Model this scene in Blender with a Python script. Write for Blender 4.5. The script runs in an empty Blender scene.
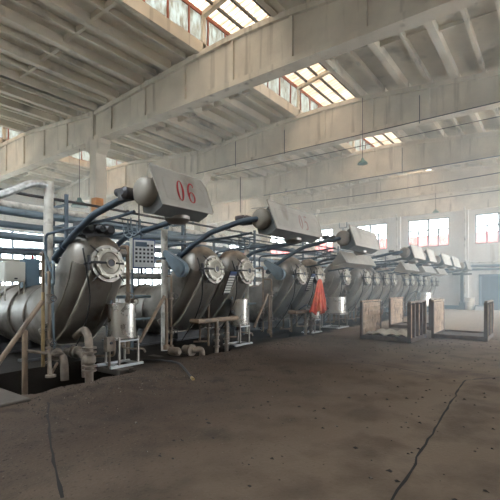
import bpy, bmesh, math, random
from mathutils import Vector, Matrix
random.seed(7)
PI = math.pi
C = bpy.context.scene.collection
V3 = Vector

# ------------------------------------------------------------------ materials
def mat(name, col, rough=.6, metal=0., n_scale=0., n_amt=.0, bump=0., bscale=40., dirt=None, dirt_scale=2., dirt_lo=.5, dirt_hi=.7, streak=False):
    m = bpy.data.materials.new(name); m.use_nodes = True
    nt = m.node_tree; b = nt.nodes['Principled BSDF']
    b.inputs['Base Color'].default_value = (*col, 1); b.inputs['Roughness'].default_value = rough
    b.inputs['Metallic'].default_value = metal
    tc = nt.nodes.new('ShaderNodeTexCoord'); src = tc.outputs['Object']
    cur = None
    if n_amt:
        n = nt.nodes.new('ShaderNodeTexNoise'); n.inputs['Scale'].default_value = n_scale; n.inputs['Detail'].default_value = 6
        nt.links.new(src, n.inputs['Vector'])
        r = nt.nodes.new('ShaderNodeMapRange'); r.inputs[1].default_value = .3; r.inputs[2].default_value = .7
        r.inputs[3].default_value = 1-n_amt; r.inputs[4].default_value = 1+n_amt
        nt.links.new(n.outputs['Fac'], r.inputs[0])
        mx = nt.nodes.new('ShaderNodeVectorMath'); mx.operation = 'SCALE'; mx.inputs[0].default_value = col
        nt.links.new(r.outputs[0], mx.inputs['Scale']); cur = mx.outputs[0]
        nt.links.new(cur, b.inputs['Base Color'])
        rr = nt.nodes.new('ShaderNodeMapRange'); rr.inputs[3].default_value = max(0, rough-.1); rr.inputs[4].default_value = min(1, rough+.12)
        nt.links.new(n.outputs['Fac'], rr.inputs[0]); nt.links.new(rr.outputs[0], b.inputs['Roughness'])
    if dirt:
        n = nt.nodes.new('ShaderNodeTexNoise'); n.inputs['Scale'].default_value = dirt_scale; n.inputs['Detail'].default_value = 8
        mp = nt.nodes.new('ShaderNodeMapping'); mp.inputs['Scale'].default_value = (3, 3, .25) if streak else (1, 1, 1)
        mp.inputs['Location'].default_value = (5, 3, 2)
        nt.links.new(src, mp.inputs['Vector']); nt.links.new(mp.outputs[0], n.inputs['Vector'])
        r = nt.nodes.new('ShaderNodeMapRange'); r.inputs[1].default_value = dirt_lo; r.inputs[2].default_value = dirt_hi
        nt.links.new(n.outputs['Fac'], r.inputs[0])
        mi = nt.nodes.new('ShaderNodeMix'); mi.data_type = 'RGBA'
        nt.links.new(r.outputs[0], mi.inputs[0])
        if cur: nt.links.new(cur, mi.inputs[6])
        else: mi.inputs[6].default_value = (*col, 1)
        mi.inputs[7].default_value = (*dirt, 1)
        nt.links.new(mi.outputs[2], b.inputs['Base Color'])
    if bump:
        n = nt.nodes.new('ShaderNodeTexNoise'); n.inputs['Scale'].default_value = bscale; n.inputs['Detail'].default_value = 5
        nt.links.new(src, n.inputs['Vector'])
        bp = nt.nodes.new('ShaderNodeBump'); bp.inputs['Strength'].default_value = bump; bp.inputs['Distance'].default_value = .03
        nt.links.new(n.outputs['Fac'], bp.inputs['Height']); nt.links.new(bp.outputs[0], b.inputs['Normal'])
    return m

M = dict(
    concrete=mat('concrete', (.68, .63, .545), .9, 0, 1.2, .14, .25, 8, (.36, .32, .27), 1.2, .58, .76, True),
    slab=mat('slab_concrete', (.72, .67, .58), .92, 0, .8, .14, .2, 6, (.36, .34, .30), .8, .58, .72),
    wall=mat('wall_paint', (.70, .68, .65), .92, 0, .5, .07, .12, 5, (.45, .41, .35), .6, .60, .80, True),
    steel=mat('stainless_dull', (.30, .28, .255), .46, .85, 3, .22, .12, 9, (.085, .07, .06), 2.2, .5, .75),
    plate=mat('stainless_plate', (.36, .34, .31), .38, .88, 2, .2, .1, 5, (.22, .18, .15), 1.5, .58, .75, True),
    bright=mat('stainless_bright', (.60, .58, .54), .27, .8, 4, .08),
    rim=mat('machined_rim', (.40, .38, .33), .5, .7, 6, .15),
    hood=mat('hood_sheet', (.42, .40, .36), .5, .35, 2.5, .12, .06, 6, (.27, .24, .2), 2, .6, .8),
    darkiron=mat('dark_iron', (.075, .075, .08), .5, .5, 6, .3, .1, 20),
    blackrub=mat('black_rubber', (.02, .02, .022), .6),
    blue=mat('blue_grey_paint', (.17, .225, .27), .5, .15, 2, .2, .08, 10, (.09, .1, .11), 1.8, .6, .75),
    bluedk=mat('dark_blue_paint', (.07, .10, .135), .5, .2, 3, .2),
    lag=mat('pale_lagging', (.62, .60, .55), .7, .1, 5, .2, .4, 25, (.30, .28, .25), 4, .52, .66),
    foil=mat('foil_lagging', (.55, .57, .58), .35, .8, 12, .3, .6, 18),
    brownpipe=mat('brown_coated_pipe', (.25, .18, .125), .6, .1, 6, .25, .15, 20, (.13, .10, .08), 3, .5, .72),
    cast=mat('cast_fitting', (.22, .18, .145), .55, .3, 8, .3, .2, 30, (.15, .12, .1), 5, .5, .7),
    ochre=mat('ochre_pipe', (.38, .27, .13), .6, .1, 6, .25),
    box=mat('white_cabinet_paint', (.62, .62, .57), .5, 0, 3, .08),
    bluebox=mat('blue_cabinet_paint', (.10, .17, .23), .5, 0, 3, .15),
    navy=mat('navy_paint', (.03, .06, .17), .45),
    key=mat('key_black', (.02, .02, .03), .5),
    face=mat('panel_face', (.55, .57, .58), .45, .1, 8, .05),
    red=mat('red_paint', (.42, .03, .035), .55),
    fadedred=mat('faded_red_paint', (.30, .17, .16), .6),
    orange=mat('orange_rust', (.60, .27, .10), .85, 0, 3, .3),
    cloth=mat('red_cloth', (.52, .065, .03), .85, 0, 5, .25, .4, 18, (.60, .20, .09), 3, .5, .7),
    wood=mat('weathered_wood', (.42, .31, .225), .8, 0, 5, .28, .3, 25, (.17, .12, .09), 4, .56, .68),
    wooddk=mat('dark_timber', (.12, .09, .075), .75, 0, 6, .3, .2, 25),
    sheetc=mat('beige_sheet', (.55, .50, .42), .8, 0, 3, .15),
    frame=mat('window_frame_paint', (.17, .21, .25), .5),
    redframe=mat('red_primer', (.33, .10, .06), .7, 0, 5, .2),
    outred=mat('outside_red', (.70, .13, .12), .8),
    outwhite=mat('outside_pale', (.75, .75, .72), .9),
    bark=mat('bark', (.12, .10, .09), .9),
    doorp=mat('steel_door_paint', (.10, .14, .18), .55, .2, 2, .15),
    lampg=mat('lamp_enamel', (.12, .22, .20), .4),
    lampw=mat('lamp_inner', (.5, .5, .48), .5),
    joint=mat('joint_dirt', (.012, .010, .009), 1.),
    under=mat('hood_underside', (.13, .14, .14), .6, .2, 3, .15),  # darker than the hood sheet: shade below the hoods put into the colour
    drumm=mat('drum_sheet', (.30, .275, .24), .55, .3, 3, .12),
    collar=mat('porthole_collar', (.48, .46, .40), .5, .6, 8, .12),
    outground=mat('outside_ground', (.50, .48, .45), .95),
    stone=mat('gravel_stone', (.035, .03, .026), .95, 0, 8, .4, 0, 40, (.15, .13, .11), 14, .58, .64),
    yellow=mat('kerb_concrete', (.07, .057, .047), .9, 0, 3, .2, .3, 12),
)

def floor_mat():
    m = bpy.data.materials.new('hall_floor'); m.use_nodes = True
    nt = m.node_tree; N = nt.nodes; L = nt.links; b = N['Principled BSDF']
    tc = N.new('ShaderNodeTexCoord'); src = tc.outputs['Object']
    def noise(s, d=6, sc=(1, 1, 1)):
        mp = N.new('ShaderNodeMapping'); mp.inputs['Scale'].default_value = sc; L.new(src, mp.inputs['Vector'])
        n = N.new('ShaderNodeTexNoise'); n.inputs['Scale'].default_value = s; n.inputs['Detail'].default_value = d
        L.new(mp.outputs[0], n.inputs['Vector']); return n.outputs['Fac']
    def ramp(x, a, b_, lo=0, hi=1):
        r = N.new('ShaderNodeMapRange'); r.inputs[1].default_value = a; r.inputs[2].default_value = b_; r.inputs[3].default_value = lo; r.inputs[4].default_value = hi
        L.new(x, r.inputs[0]); return r.outputs[0]
    def mix(f, a, b_):
        mi = N.new('ShaderNodeMix'); mi.data_type = 'RGBA'; L.new(f, mi.inputs[0])
        for s, v in ((6, a), (7, b_)):
            if isinstance(v, tuple): mi.inputs[s].default_value = (*v, 1)
            else: L.new(v, mi.inputs[s])
        return mi.outputs[2]
    c = mix(ramp(noise(.35), .35, .65), (.056, .040, .031), (.082, .062, .048))
    c = mix(ramp(noise(2.2, 9), .52, .72), c, (.036, .028, .023))
    c = mix(ramp(noise(26, 3), .60, .68), c, (.026, .021, .018))
    c = mix(ramp(noise(34, 2), .69, .73), c, (.13, .11, .09))
    # paler towards the far end: daylight on that floor put into the colour
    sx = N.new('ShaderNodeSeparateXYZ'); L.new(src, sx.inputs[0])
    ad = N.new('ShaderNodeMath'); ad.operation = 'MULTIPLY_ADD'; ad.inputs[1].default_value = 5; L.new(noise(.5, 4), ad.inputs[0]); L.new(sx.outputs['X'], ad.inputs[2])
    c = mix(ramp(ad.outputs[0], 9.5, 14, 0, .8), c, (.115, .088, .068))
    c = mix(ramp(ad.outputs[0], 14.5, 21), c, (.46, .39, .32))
    c = mix(ramp(sx.outputs['Z'], -.03, -.1), c, (.010, .009, .008))  # trenches near-black: the shade inside them is put into the colour
    c = mix(ramp(sx.outputs['Y'], 4.2, 1.2, 0, .8), c, mix(ramp(noise(1.7, 8), .45, .65), (.185, .138, .10), (.11, .082, .061)))
    # dark strip under the machines: their shade put into the floor colour
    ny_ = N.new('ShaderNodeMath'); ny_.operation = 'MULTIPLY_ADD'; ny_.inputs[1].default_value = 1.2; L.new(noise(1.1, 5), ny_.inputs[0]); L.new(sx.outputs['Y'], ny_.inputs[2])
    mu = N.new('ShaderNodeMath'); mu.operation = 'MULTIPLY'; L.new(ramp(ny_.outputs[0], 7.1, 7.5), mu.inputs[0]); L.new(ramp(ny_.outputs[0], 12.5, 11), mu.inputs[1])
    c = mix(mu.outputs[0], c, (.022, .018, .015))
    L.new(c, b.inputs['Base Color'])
    L.new(ramp(noise(1.2, 4), .3, .7, .8, 1.), b.inputs['Roughness']); b.inputs['Specular IOR Level'].default_value = .12
    bp = N.new('ShaderNodeBump'); bp.inputs['Strength'].default_value = .5; bp.inputs['Distance'].default_value = .02
    L.new(noise(30, 6), bp.inputs['Height']); L.new(bp.outputs[0], b.inputs['Normal'])
    return m
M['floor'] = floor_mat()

def glass_mat():
    m = bpy.data.materials.new('window_glass'); m.use_nodes = True
    nt = m.node_tree; nt.nodes.clear()
    o = nt.nodes.new('ShaderNodeOutputMaterial'); t = nt.nodes.new('ShaderNodeBsdfTransparent'); g = nt.nodes.new('ShaderNodeBsdfGlossy')
    t.inputs[0].default_value = (.93, .96, .96, 1); g.inputs['Roughness'].default_value = .05
    x = nt.nodes.new('ShaderNodeMixShader'); x.inputs[0].default_value = .06
    nt.links.new(t.outputs[0], x.inputs[1]); nt.links.new(g.outputs[0], x.inputs[2]); nt.links.new(x.outputs[0], o.inputs[0])
    return m
M['glass'] = glass_mat()

def trans_mat(name, col, trans=.6, ribbed=False):
    m = bpy.data.materials.new(name); m.use_nodes = True
    nt = m.node_tree; nt.nodes.clear()
    o = nt.nodes.new('ShaderNodeOutputMaterial'); t = nt.nodes.new('ShaderNodeBsdfTranslucent'); d = nt.nodes.new('ShaderNodeBsdfDiffuse')
    tc = nt.nodes.new('ShaderNodeTexCoord'); n = nt.nodes.new('ShaderNodeTexNoise'); n.inputs['Scale'].default_value = 3; n.inputs['Detail'].default_value = 6
    mp = nt.nodes.new('ShaderNodeMapping'); mp.inputs['Scale'].default_value = (3, .5, 1)
    nt.links.new(tc.outputs['Object'], mp.inputs[0]); nt.links.new(mp.outputs[0], n.inputs['Vector'])
    r = nt.nodes.new('ShaderNodeMix'); r.data_type = 'RGBA'; r.inputs[6].default_value = (*col, 1)
    r.inputs[7].default_value = (col[0]*.6, col[1]*.5, col[2]*.42, 1)
    mr = nt.nodes.new('ShaderNodeMapRange'); mr.inputs[1].default_value = .4; mr.inputs[2].default_value = .68
    nt.links.new(n.outputs['Fac'], mr.inputs[0]); nt.links.new(mr.outputs[0], r.inputs[0])
    x = nt.nodes.new('ShaderNodeMixShader'); x.inputs[0].default_value = trans
    if ribbed:      # shading of the corrugations put into the colour as darker stripes
        wv = nt.nodes.new('ShaderNodeTexWave'); wv.bands_direction = 'X'; wv.inputs['Scale'].default_value = 1.45; wv.inputs['Distortion'].default_value = .4
        nt.links.new(tc.outputs['Object'], wv.inputs['Vector'])
        r2 = nt.nodes.new('ShaderNodeMix'); r2.data_type = 'RGBA'; r2.blend_type = 'MULTIPLY'; r2.inputs[0].default_value = 1
        cr = nt.nodes.new('ShaderNodeMapRange'); cr.inputs[3].default_value = .42; cr.inputs[4].default_value = 1.1; nt.links.new(wv.outputs['Fac'], cr.inputs[0])
        nt.links.new(r.outputs[2], r2.inputs[6]); nt.links.new(cr.outputs[0], r2.inputs[7]); r = r2
    nt.links.new(r.outputs[2], t.inputs[0]); nt.links.new(r.outputs[2], d.inputs[0])
    nt.links.new(d.outputs[0], x.inputs[1]); nt.links.new(t.outputs[0], x.inputs[2]); nt.links.new(x.outputs[0], o.inputs[0])
    return m
M['rooflight'] = trans_mat('rooflight_sheet', (.37, .275, .19), .6, True)
M['frosted'] = trans_mat('frosted_pane', (.42, .45, .44), .6)

# ------------------------------------------------------------------ mesh helper
class MB:
    def __init__(s): s.bm = bmesh.new()
    def face(s, pts):
        return s.bm.faces.new([s.bm.verts.new(p) for p in pts])
    def box(s, x0, x1, y0, y1, z0, z1, mtx=None):
        v = [V3((x, y, z)) for x in (x0, x1) for y in (y0, y1) for z in (z0, z1)]
        if mtx: v = [mtx @ p for p in v]
        v = [s.bm.verts.new(p) for p in v]
        for f in ((0, 1, 3, 2), (4, 6, 7, 5), (0, 4, 5, 1), (2, 3, 7, 6), (0, 2, 6, 4), (1, 5, 7, 3)):
            s.bm.faces.new([v[i] for i in f])
        return s
    def rings(s, rings, cap=True):
        vr = [[s.bm.verts.new(p) for p in r] for r in rings]
        n = len(vr[0])
        for a, b in zip(vr, vr[1:]):
            for i in range(n):
                s.bm.faces.new((a[i], a[(i+1) % n], b[(i+1) % n], b[i]))
        if cap:
            s.bm.faces.new(vr[0][::-1]); s.bm.faces.new(vr[-1])
        return s
    def tube(s, pts, r, seg=10, cap=True):
        pts = [V3(p) for p in pts]
        rs = r if isinstance(r, (list, tuple)) else [r]*len(pts)
        t0 = (pts[1]-pts[0]).normalized()
        up = V3((0, 0, 1)) if abs(t0.z) < .9 else V3((1, 0, 0))
        n = (up - t0*up.dot(t0)).normalized()
        rings = []
        for i, p in enumerate(pts):
            if i == 0: t = (pts[1]-pts[0]).normalized()
            elif i == len(pts)-1: t = (pts[-1]-pts[-2]).normalized()
            else: t = ((pts[i]-pts[i-1]).normalized()+(pts[i+1]-pts[i]).normalized()).normalized()
            n = (n - t*n.dot(t)).normalized(); b = t.cross(n)
            rings.append([p + (n*math.cos(2*PI*k/seg)+b*math.sin(2*PI*k/seg))*rs[i] for k in range(seg)])
        return s.rings(rings, cap)
    def lathe(s, o, axis, prof, seg=28):          # prof: (radius, distance along axis)
        o = V3(o); a = V3(axis).normalized()
        up = V3((0, 0, 1)) if abs(a.z) < .9 else V3((1, 0, 0))
        n = (up-a*up.dot(a)).normalized(); b = a.cross(n)
        return s.rings([[o+a*h+(n*math.cos(2*PI*k/seg)+b*math.sin(2*PI*k/seg))*max(r, .0008) for k in range(seg)] for r, h in prof])
    def prism(s, poly, axis, a0, a1):             # poly in the plane normal to axis ('x','y','z')
        def P(q, a):
            return V3((a, q[0], q[1])) if axis == 'x' else V3((q[0], a, q[1])) if axis == 'y' else V3((q[0], q[1], a))
        return s.rings([[P(q, a0) for q in poly], [P(q, a1) for q in poly]])
    def torus(s, o, axis, R, r, seg=28, ms=8):
        o = V3(o); a = V3(axis).normalized(); up = V3((0, 0, 1)) if abs(a.z) < .9 else V3((1, 0, 0))
        n = (up-a*up.dot(a)).normalized(); b = a.cross(n); vs = []
        for k in range(seg):
            d = n*math.cos(2*PI*k/seg)+b*math.sin(2*PI*k/seg)
            vs.append([s.bm.verts.new(o+d*(R+r*math.cos(2*PI*j/ms))+a*r*math.sin(2*PI*j/ms)) for j in range(ms)])
        for k in range(seg):
            for j in range(ms):
                s.bm.faces.new((vs[k][j], vs[(k+1) % seg][j], vs[(k+1) % seg][(j+1) % ms], vs[k][(j+1) % ms]))
        return s
    def mesh(s, name, m):
        bmesh.ops.recalc_face_normals(s.bm, faces=s.bm.faces)
        me = bpy.data.meshes.new(name); s.bm.to_mesh(me); s.bm.free()
        me.polygons.foreach_set('use_smooth', [True]*len(me.polygons)); me.set_sharp_from_angle(angle=math.radians(35))
        me.materials.append(M[m]); return me
    def build(s, name, m, parent=None, key=None):
        return put(name, s.mesh(name, m), parent)

def put(name, me, parent=None, loc=None):
    o = bpy.data.objects.new(name, me); C.objects.link(o)
    if parent: o.parent = parent
    if loc: o.location = loc
    return o
def bev(o, w=.01, n=2):
    m = o.modifiers.new('bevel', 'BEVEL'); m.width = w; m.segments = n; m.limit_method = 'ANGLE'; return o
def tag(o, label, cat, group=None, kind=None):
    o['label'] = label; o['category'] = cat
    if group: o['group'] = group
    if kind: o['kind'] = kind
    return o
def thing(name, label, cat, loc=(0, 0, 0), rz=0, group=None):
    o = bpy.data.objects.new(name, None); C.objects.link(o); o.location = loc; o.rotation_euler = (0, 0, rz)
    return tag(o, label, cat, group)
def struct(o, label=None):
    o['kind'] = 'structure'
    if label: o['label'] = label
    return o
def fillet(pts, rad=.15, n=5):
    pts = [V3(p) for p in pts]; out = [pts[0]]
    for a, b, c in zip(pts, pts[1:], pts[2:]):
        d1 = (a-b); d2 = (c-b); r = min(rad, d1.length*.45, d2.length*.45)
        p, q = b+d1.normalized()*r, b+d2.normalized()*r
        for k in range(n+1):
            t = k/n; out.append(p*(1-t)**2+b*2*t*(1-t)+q*t*t)
    out.append(pts[-1]); return out

# ------------------------------------------------------------------ the hall
BU = [3.4, 9.5, 15.5, 21.6, 27.8]            # beam lines across the hall
END = 34.0; VL = 30.0; VM = 15.0; VR = -.6; WR = -9.0; BACK = -5.0

# floor: one ground with two open trenches in front of the machines
def floor_z(x, y):
    z = 0.
    def pit(x0, x1, yf, y1, d):
        j = .10*math.sin(x*3.1)+.06*math.sin(x*7.7+1)
        e = .12
        a = min((x-x0)/e, (x1-x)/e, (y-(yf+j))/e, (y1-y)/e)
        return -d*max(0, min(1, a))
    z += pit(2.75, 4.95, 6.35, 8.3, .7)
    z += pit(6.55, 8.25, 6.72, 7.5, .35)
    z += pit(11.0, 12.5, 6.95, 7.7, .3)
    # low bank of swept lint and grit along the trenches
    if z == 0 and 1.5 < x < 14:
        g = math.exp(-((y-5.75-.05*(x-4))/.55)**2)*max(0, min(1, (x-2.9)/.8))*max(0, min(1, (14-x)/3))
        z += .05*g*(1+.5*math.sin(x*2.3+y)+.3*math.sin(x*6.1-y*4))
    if z > -.01: z += .006*math.sin(x*1.7+y*2.3)+.004*math.sin(x*5.1-y*3.7)
    return z
def grid_axis(fine0, fine1, step, lo, hi, coarse):
    a = []; x = lo
    while x < fine0: a.append(x); x += coarse
    x = fine0
    while x < fine1: a.append(x); x += step
    x = fine1
    while x < hi: a.append(x); x += coarse
    a.append(hi); return a
xs = grid_axis(1.6, 13.0, .08, BACK, END, 1.0); ys = grid_axis(3.5, 8.6, .06, WR, VL, 1.0)
bm = bmesh.new(); gv = [[bm.verts.new((x, y, floor_z(x, y))) for y in ys] for x in xs]
for i in range(len(xs)-1):
    for j in range(len(ys)-1):
        bm.faces.new((gv[i][j], gv[i+1][j], gv[i+1][j+1], gv[i][j+1]))
fm = MB(); fm.bm.free(); fm.bm = bm
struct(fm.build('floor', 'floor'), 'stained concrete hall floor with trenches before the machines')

def holed_wall(name, fixed, a0, a1, z0, z1, holes, axis, thick=.3, mt='wall', label=None):
    """wall in the plane axis=fixed running a0..a1, rectangular holes (h0,h1,zb,zt) left open"""
    m = MB()
    cuts = sorted({a0, a1} | {h[0] for h in holes} | {h[1] for h in holes})
    for p, q in zip(cuts, cuts[1:]):
        hs = sorted([(h[2], h[3]) for h in holes if h[0] <= p+1e-6 and h[1] >= q-1e-6])
        z = z0
        for zb, zt in hs+[(z1, z1)]:
            if zb > z+1e-4:
                if axis == 'x': m.box(fixed, fixed+thick, p, q, z, zb)
                else: m.box(p, q, fixed, fixed+thick, z, zb)
            z = zt
    return struct(m.build(name, mt), label)

far_w = [(1.75, 4.79), (6.55, 9.6), (11.3, 14.25), (16.2, 19.1), (20.9, 23.9), (25.7, 28.7), (-3.1, -.1), (-7.6, -4.8)]
DOOR = (1.0, 4.4, 0, 2.45)
holed_wall('wall_far', END, WR, VL+.3, -.1, 11.2, [(a, b, 4.88, 7.05) for a, b in far_w if a > 5 or b < 1] + [(1.75, 4.79, 4.88, 7.05), ] + [(1.0, 1.75, 0, 2.45), (1.75, 4.4, 0, 2.45)], 'x', label='pale plastered end wall of the hall with high windows')
left_w = [(BU[i]+.7, BU[i+1]-.7) for i in range(4)]+[(28.5, 33.4), (-4, 2.7)]
holed_wall('wall_left', VL, BACK, END+.3, -.1, 9.6, [(a, b, 1.7, 5.6) for a, b in left_w], 'y', label='long pale side wall behind the machines with wide windows')
right_w = [(10.3, 14.8, 3.6, 6.5), (16.3, 20.9, .0, 6.0), (22.4, 27, 0, 6.0), (28.6, 33, 1.0, 6.5)]
holed_wall('wall_right', WR-.3, BACK, END+.3, -.1, 9.4, right_w, 'y')
holed_wall('wall_back', BACK-.3, WR-.3, VL+.3, -.1, 11.2, [], 'x')

WN = [0]
def window(loc, axis, w, zb, zt, nb, label, sash=True):
    """steel window: two wide lights over nb narrow ones"""
    WN[0] += 1
    f = MB(); g = MB(); t = .075; d = .06
    def B(m, a, b, z0, z1, dd=d):
        if axis == 'x': m.box(-dd, dd, a, b, z0, z1)
        else: m.box(a, b, -dd, dd, z0, z1)
    h = zt-zb; zt_ = zb+h*.60
    for z0 in (zb, zt-t): B(f, 0, w, z0, z0+t)
    for a in (0, w-t): B(f, a, a+t, zb, zt)
    B(f, 0, w, zt_-.04, zt_+.04)
    B(f, w/2-t, w/2+t, zb, zt)
    for k in range(1, nb):
        a = w*k/nb
        if abs(a-w/2) > .1: B(f, a-t*.8, a+t*.8, zb, zt_)
    B(g, .02, w-.02, zb+.02, zt-.02, .004)
    o = f.build('window_%d' % WN[0], 'frame'); o.location = loc; struct(o, label)
    g.build('window_glass', 'glass', o)
    s = MB()
    if axis == 'x': s.box(-.22, .1, -.08, w+.08, zb-.09, zb)
    else: s.box(-.08, w+.08, -.22, .1, zb-.09, zb)
    s.build('window_sill', 'wall', o)
for a, b in far_w[:6]:
    window((END+.12, a, 0), 'x', b-a, 4.88, 7.05, 4, 'high steel window in the end wall')
for a, b in left_w:
    window((a, VL+.12, 0), 'y', b-a, 1.7, 5.6, 6, 'wide steel window in the side wall')

# pilasters, wall beam and downpipes on the end wall
for k, v in enumerate((-.6, 5.5, 10.45, 15.2, 20.0, 24.8, 29.6)):
    m = MB(); m.box(END-.22, END, v-.3, v+.3, 0, 7.5)
    struct(m.build('trim_%d' % (k+1), 'wall'), 'shallow pilaster on the end wall')
m = MB(); m.box(END-.38, END, WR, VL, 7.42, 8.0); m.box(END-.3, END, WR, VL, 8.0, 8.9); m.box(END-.42, END, WR, VL, 8.62, 8.9)
struct(m.build('roof_beam', 'concrete'), 'concrete ring beam along the head of the end wall')

# top and bottom lines of the rafters
TOP = [(-9.0, 8.35), (VR, 8.45), (6.15, 9.12), (7.6, 9.17), (9.1, 9.12), (VM-.05, 8.78), (VM+.05, 8.78), (21, 9.35), (24, 9.35), (VL, 8.75)]
def top_at(v):
    for (a, za), (b, zb) in zip(TOP, TOP[1:]):
        if a <= v <= b: return za+(zb-za)*(v-a)/(b-a)
    return 8.4
def rafter(u):
    m = MB(); bot = 7.60
    def bay(v0, v1):
        n = 24; vs = [v0+(v1-v0)*k/n for k in range(n+1)]
        up = [(v, top_at(v)) for v in vs]
        m.prism([(v0, bot+.03), (v1, bot+.03)]+up[::-1], 'x', u-.11, u+.11)
        m.prism([(v, z-.16) for v, z in up]+up[::-1], 'x', u-.21, u+.21)
        m.box(u-.22, u+.22, v0, v1, bot, bot+.17)
        k = v0+.1
        while k < v1:
            m.box(u-.18, u+.18, k-.05, k+.05, bot+.1, top_at(k)-.1); k += 2.05
    bay(-9, VR-.03); bay(VR+.03, VM-.03); bay(VM+.03, VL)
    return struct(m.build('roof_beam', 'concrete'), 'deep whitewashed concrete roof beam across the hall')
for u in BU: rafter(u)

# columns: a shaft, a flared head, a rust-stained patch
for u in BU:
    for v in (VM, VL-.35):
        m = MB(); m.box(u-.23, u+.23, v-.23, v+.23, -.1, 7.25)
        m.rings([[V3((u+a*.23, v+b*.23, 7.05)) for a, b in ((-1, -1), (1, -1), (1, 1), (-1, 1))],
                 [V3((u+a*.26, v+b*.52, 7.42)) for a, b in ((-1, -1), (1, -1), (1, 1), (-1, 1))],
                 [V3((u+a*.26, v+b*.52, 7.60)) for a, b in ((-1, -1), (1, -1), (1, 1), (-1, 1))]])
        o = struct(m.build('column', 'concrete'), 'whitewashed concrete column carrying the roof beams')
        if v == VM and u == 9.5:
            m = MB(); m.box(u-.236, u+.1, v-.236, v+.1, 4.6, 5.25); m.build('column_stain', 'orange', o)

# roof: ribbed concrete planks resting on the beams, with a gap over the beam tops
def roof_part(v0, v1):
    m = MB(); n = max(1, round(abs(v1-v0)/1.5)); us = [BACK-.3]+BU+[END+.3]
    for k in range(n):
        a = v0+(v1-v0)*k/n; b = v0+(v1-v0)*(k+1)/n
        za, zb = top_at(a), top_at(b); h = .30
        m.rings([[V3((BACK-.3, a, za+h)), V3((BACK-.3, b, zb+h)), V3((BACK-.3, b, zb+h+.09)), V3((BACK-.3, a, za+h+.09))],
                 [V3((END+.3, a, za+h)), V3((END+.3, b, zb+h)), V3((END+.3, b, zb+h+.09)), V3((END+.3, a, za+h+.09))]])
        for f, hw, zd in ((0, .085, 0), (.5, .05, .1), (1, .085, 0)):
            v = a+(b-a)*f; v += .02 if f == 0 else -.02 if f == 1 else 0; z = top_at(v)
            for p, q in zip(us, us[1:]):
                m.box(p+.1, q-.1, v-hw, v+hw, z+zd, z+h+.02)
                if f == 1:
                    m.box((p+q)/2-.05, (p+q)/2+.05, min(a, b), max(a, b), z+.14, z+h+.02)
    return struct(m.build('ceiling', 'slab'), 'ribbed concrete roof planks')
for a, b in ((WR, VR), (VR, 6.15), (9.1, VM), (VM, 21.0), (24.0, VL)): roof_part(a, b)

# raised rooflight monitors along both ridges
def monitor(v0, v1, label):
    zc = 9.12 if v0 < 15 else 9.35; zt = 10.42; mid = (v0+v1)/2; za = 10.75
    x0, x1 = 2.0, END-.6
    t = thing('roof_monitor', label, 'rooflight'); t['kind'] = 'structure'
    m = MB()
    for v in (v0, v1): m.box(x0, x1, v-.09, v+.09, zc-.05, zc+.33)
    for x in (x0, x1): m.box(x-.08, x+.08, v0, v1, zc-.05, zt)
    m.build('monitor_kerb', 'concrete', t)
    for v in (v0, v1):
        g = MB(); g.box(x0, x1, v-.006, v+.006, zc+.33, zt); g.build('side_glazing', 'frosted', t)
        f = MB(); f.box(x0, x1, v-.05, v+.05, zt-.07, zt+.05); f.box(x0, x1, v-.04, v+.04, zc+.31, zc+.38)
        x = x0
        while x < x1: f.box(x-.03, x+.03, v-.035, v+.035, zc+.33, zt); x += .86
        f.build('glazing_frame', 'redframe', t)
    s = MB()
    for p, q in ((v0-.25, mid), (v1+.25, mid)):
        zA = zt+.08; zB = za+.06; nx = int((x1-x0)/.11); rows = []
        for i in range(nx+1):
            x = x0+(x1-x0)*i/nx; w = .035*(1 if i % 2 else -1)
            rows.append([s.bm.verts.new((x, p+(q-p)*k/4, zA+(zB-zA)*k/4+w)) for k in range(5)])
        for a, b in zip(rows, rows[1:]):
            for k in range(4): s.bm.faces.new((a[k], b[k], b[k+1], a[k+1]))
    s.build('corrugated_sheet', 'rooflight', t)
    pu = MB()
    for f in (.0, .34, .68, 1.): 
        for s_ in (v0, v1):
            v = s_+(mid-s_)*f; z = zt+(za-zt)*f; pu.box(x0, x1, v-.035, v+.035, z-.06, z+.03)
    pu.build('purlin', 'darkiron', t)
    for u in BU:
        if u < x0: continue
        m = MB(); 
        for v in (v0+.02, v1-.02): m.box(u-.07, u+.07, v-.07, v+.07, top_at(v)-.05, zt)
        for a, b in ((v0, mid), (v1, mid)):
            m.rings([[V3((u+i*.08, a, zt-.12+j*.14)) for i, j in ((-1, 0), (1, 0), (1, 1), (-1, 1))],
                     [V3((u+i*.08, b, za-.15+j*.14)) for i, j in ((-1, 0), (1, 0), (1, 1), (-1, 1))]])
        m.build('monitor_frame', 'concrete', t)
monitor(6.15, 9.1, 'raised rooflight with orange corrugated sheets over the machine hall')
monitor(21.0, 24.0, 'raised rooflight over the side bay behind the columns')

# end wall door
d = MB(); d.box(END+.10, END+.16, 1.0, 4.4, 0, 2.45)
for k in range(9): d.box(END+.07, END+.10, 1.1+k*.4, 1.16+k*.4, .05, 2.4)
o = struct(d.build('door_1', 'doorp'), 'wide dark blue-grey steel door in the end wall')
m = MB(); m.box(END-.05, END, .86, 1.0, 0, 2.6); m.box(END-.05, END, 4.4, 4.54, 0, 2.6); m.box(END-.05, END, .86, 4.54, 2.45, 2.6); m.build('door_frame', 'blue', o)
m = MB(); m.box(END-.06, END, 4.54, VL, 0, .28); struct(m.build('baseboard_far', 'bluedk'))

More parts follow.
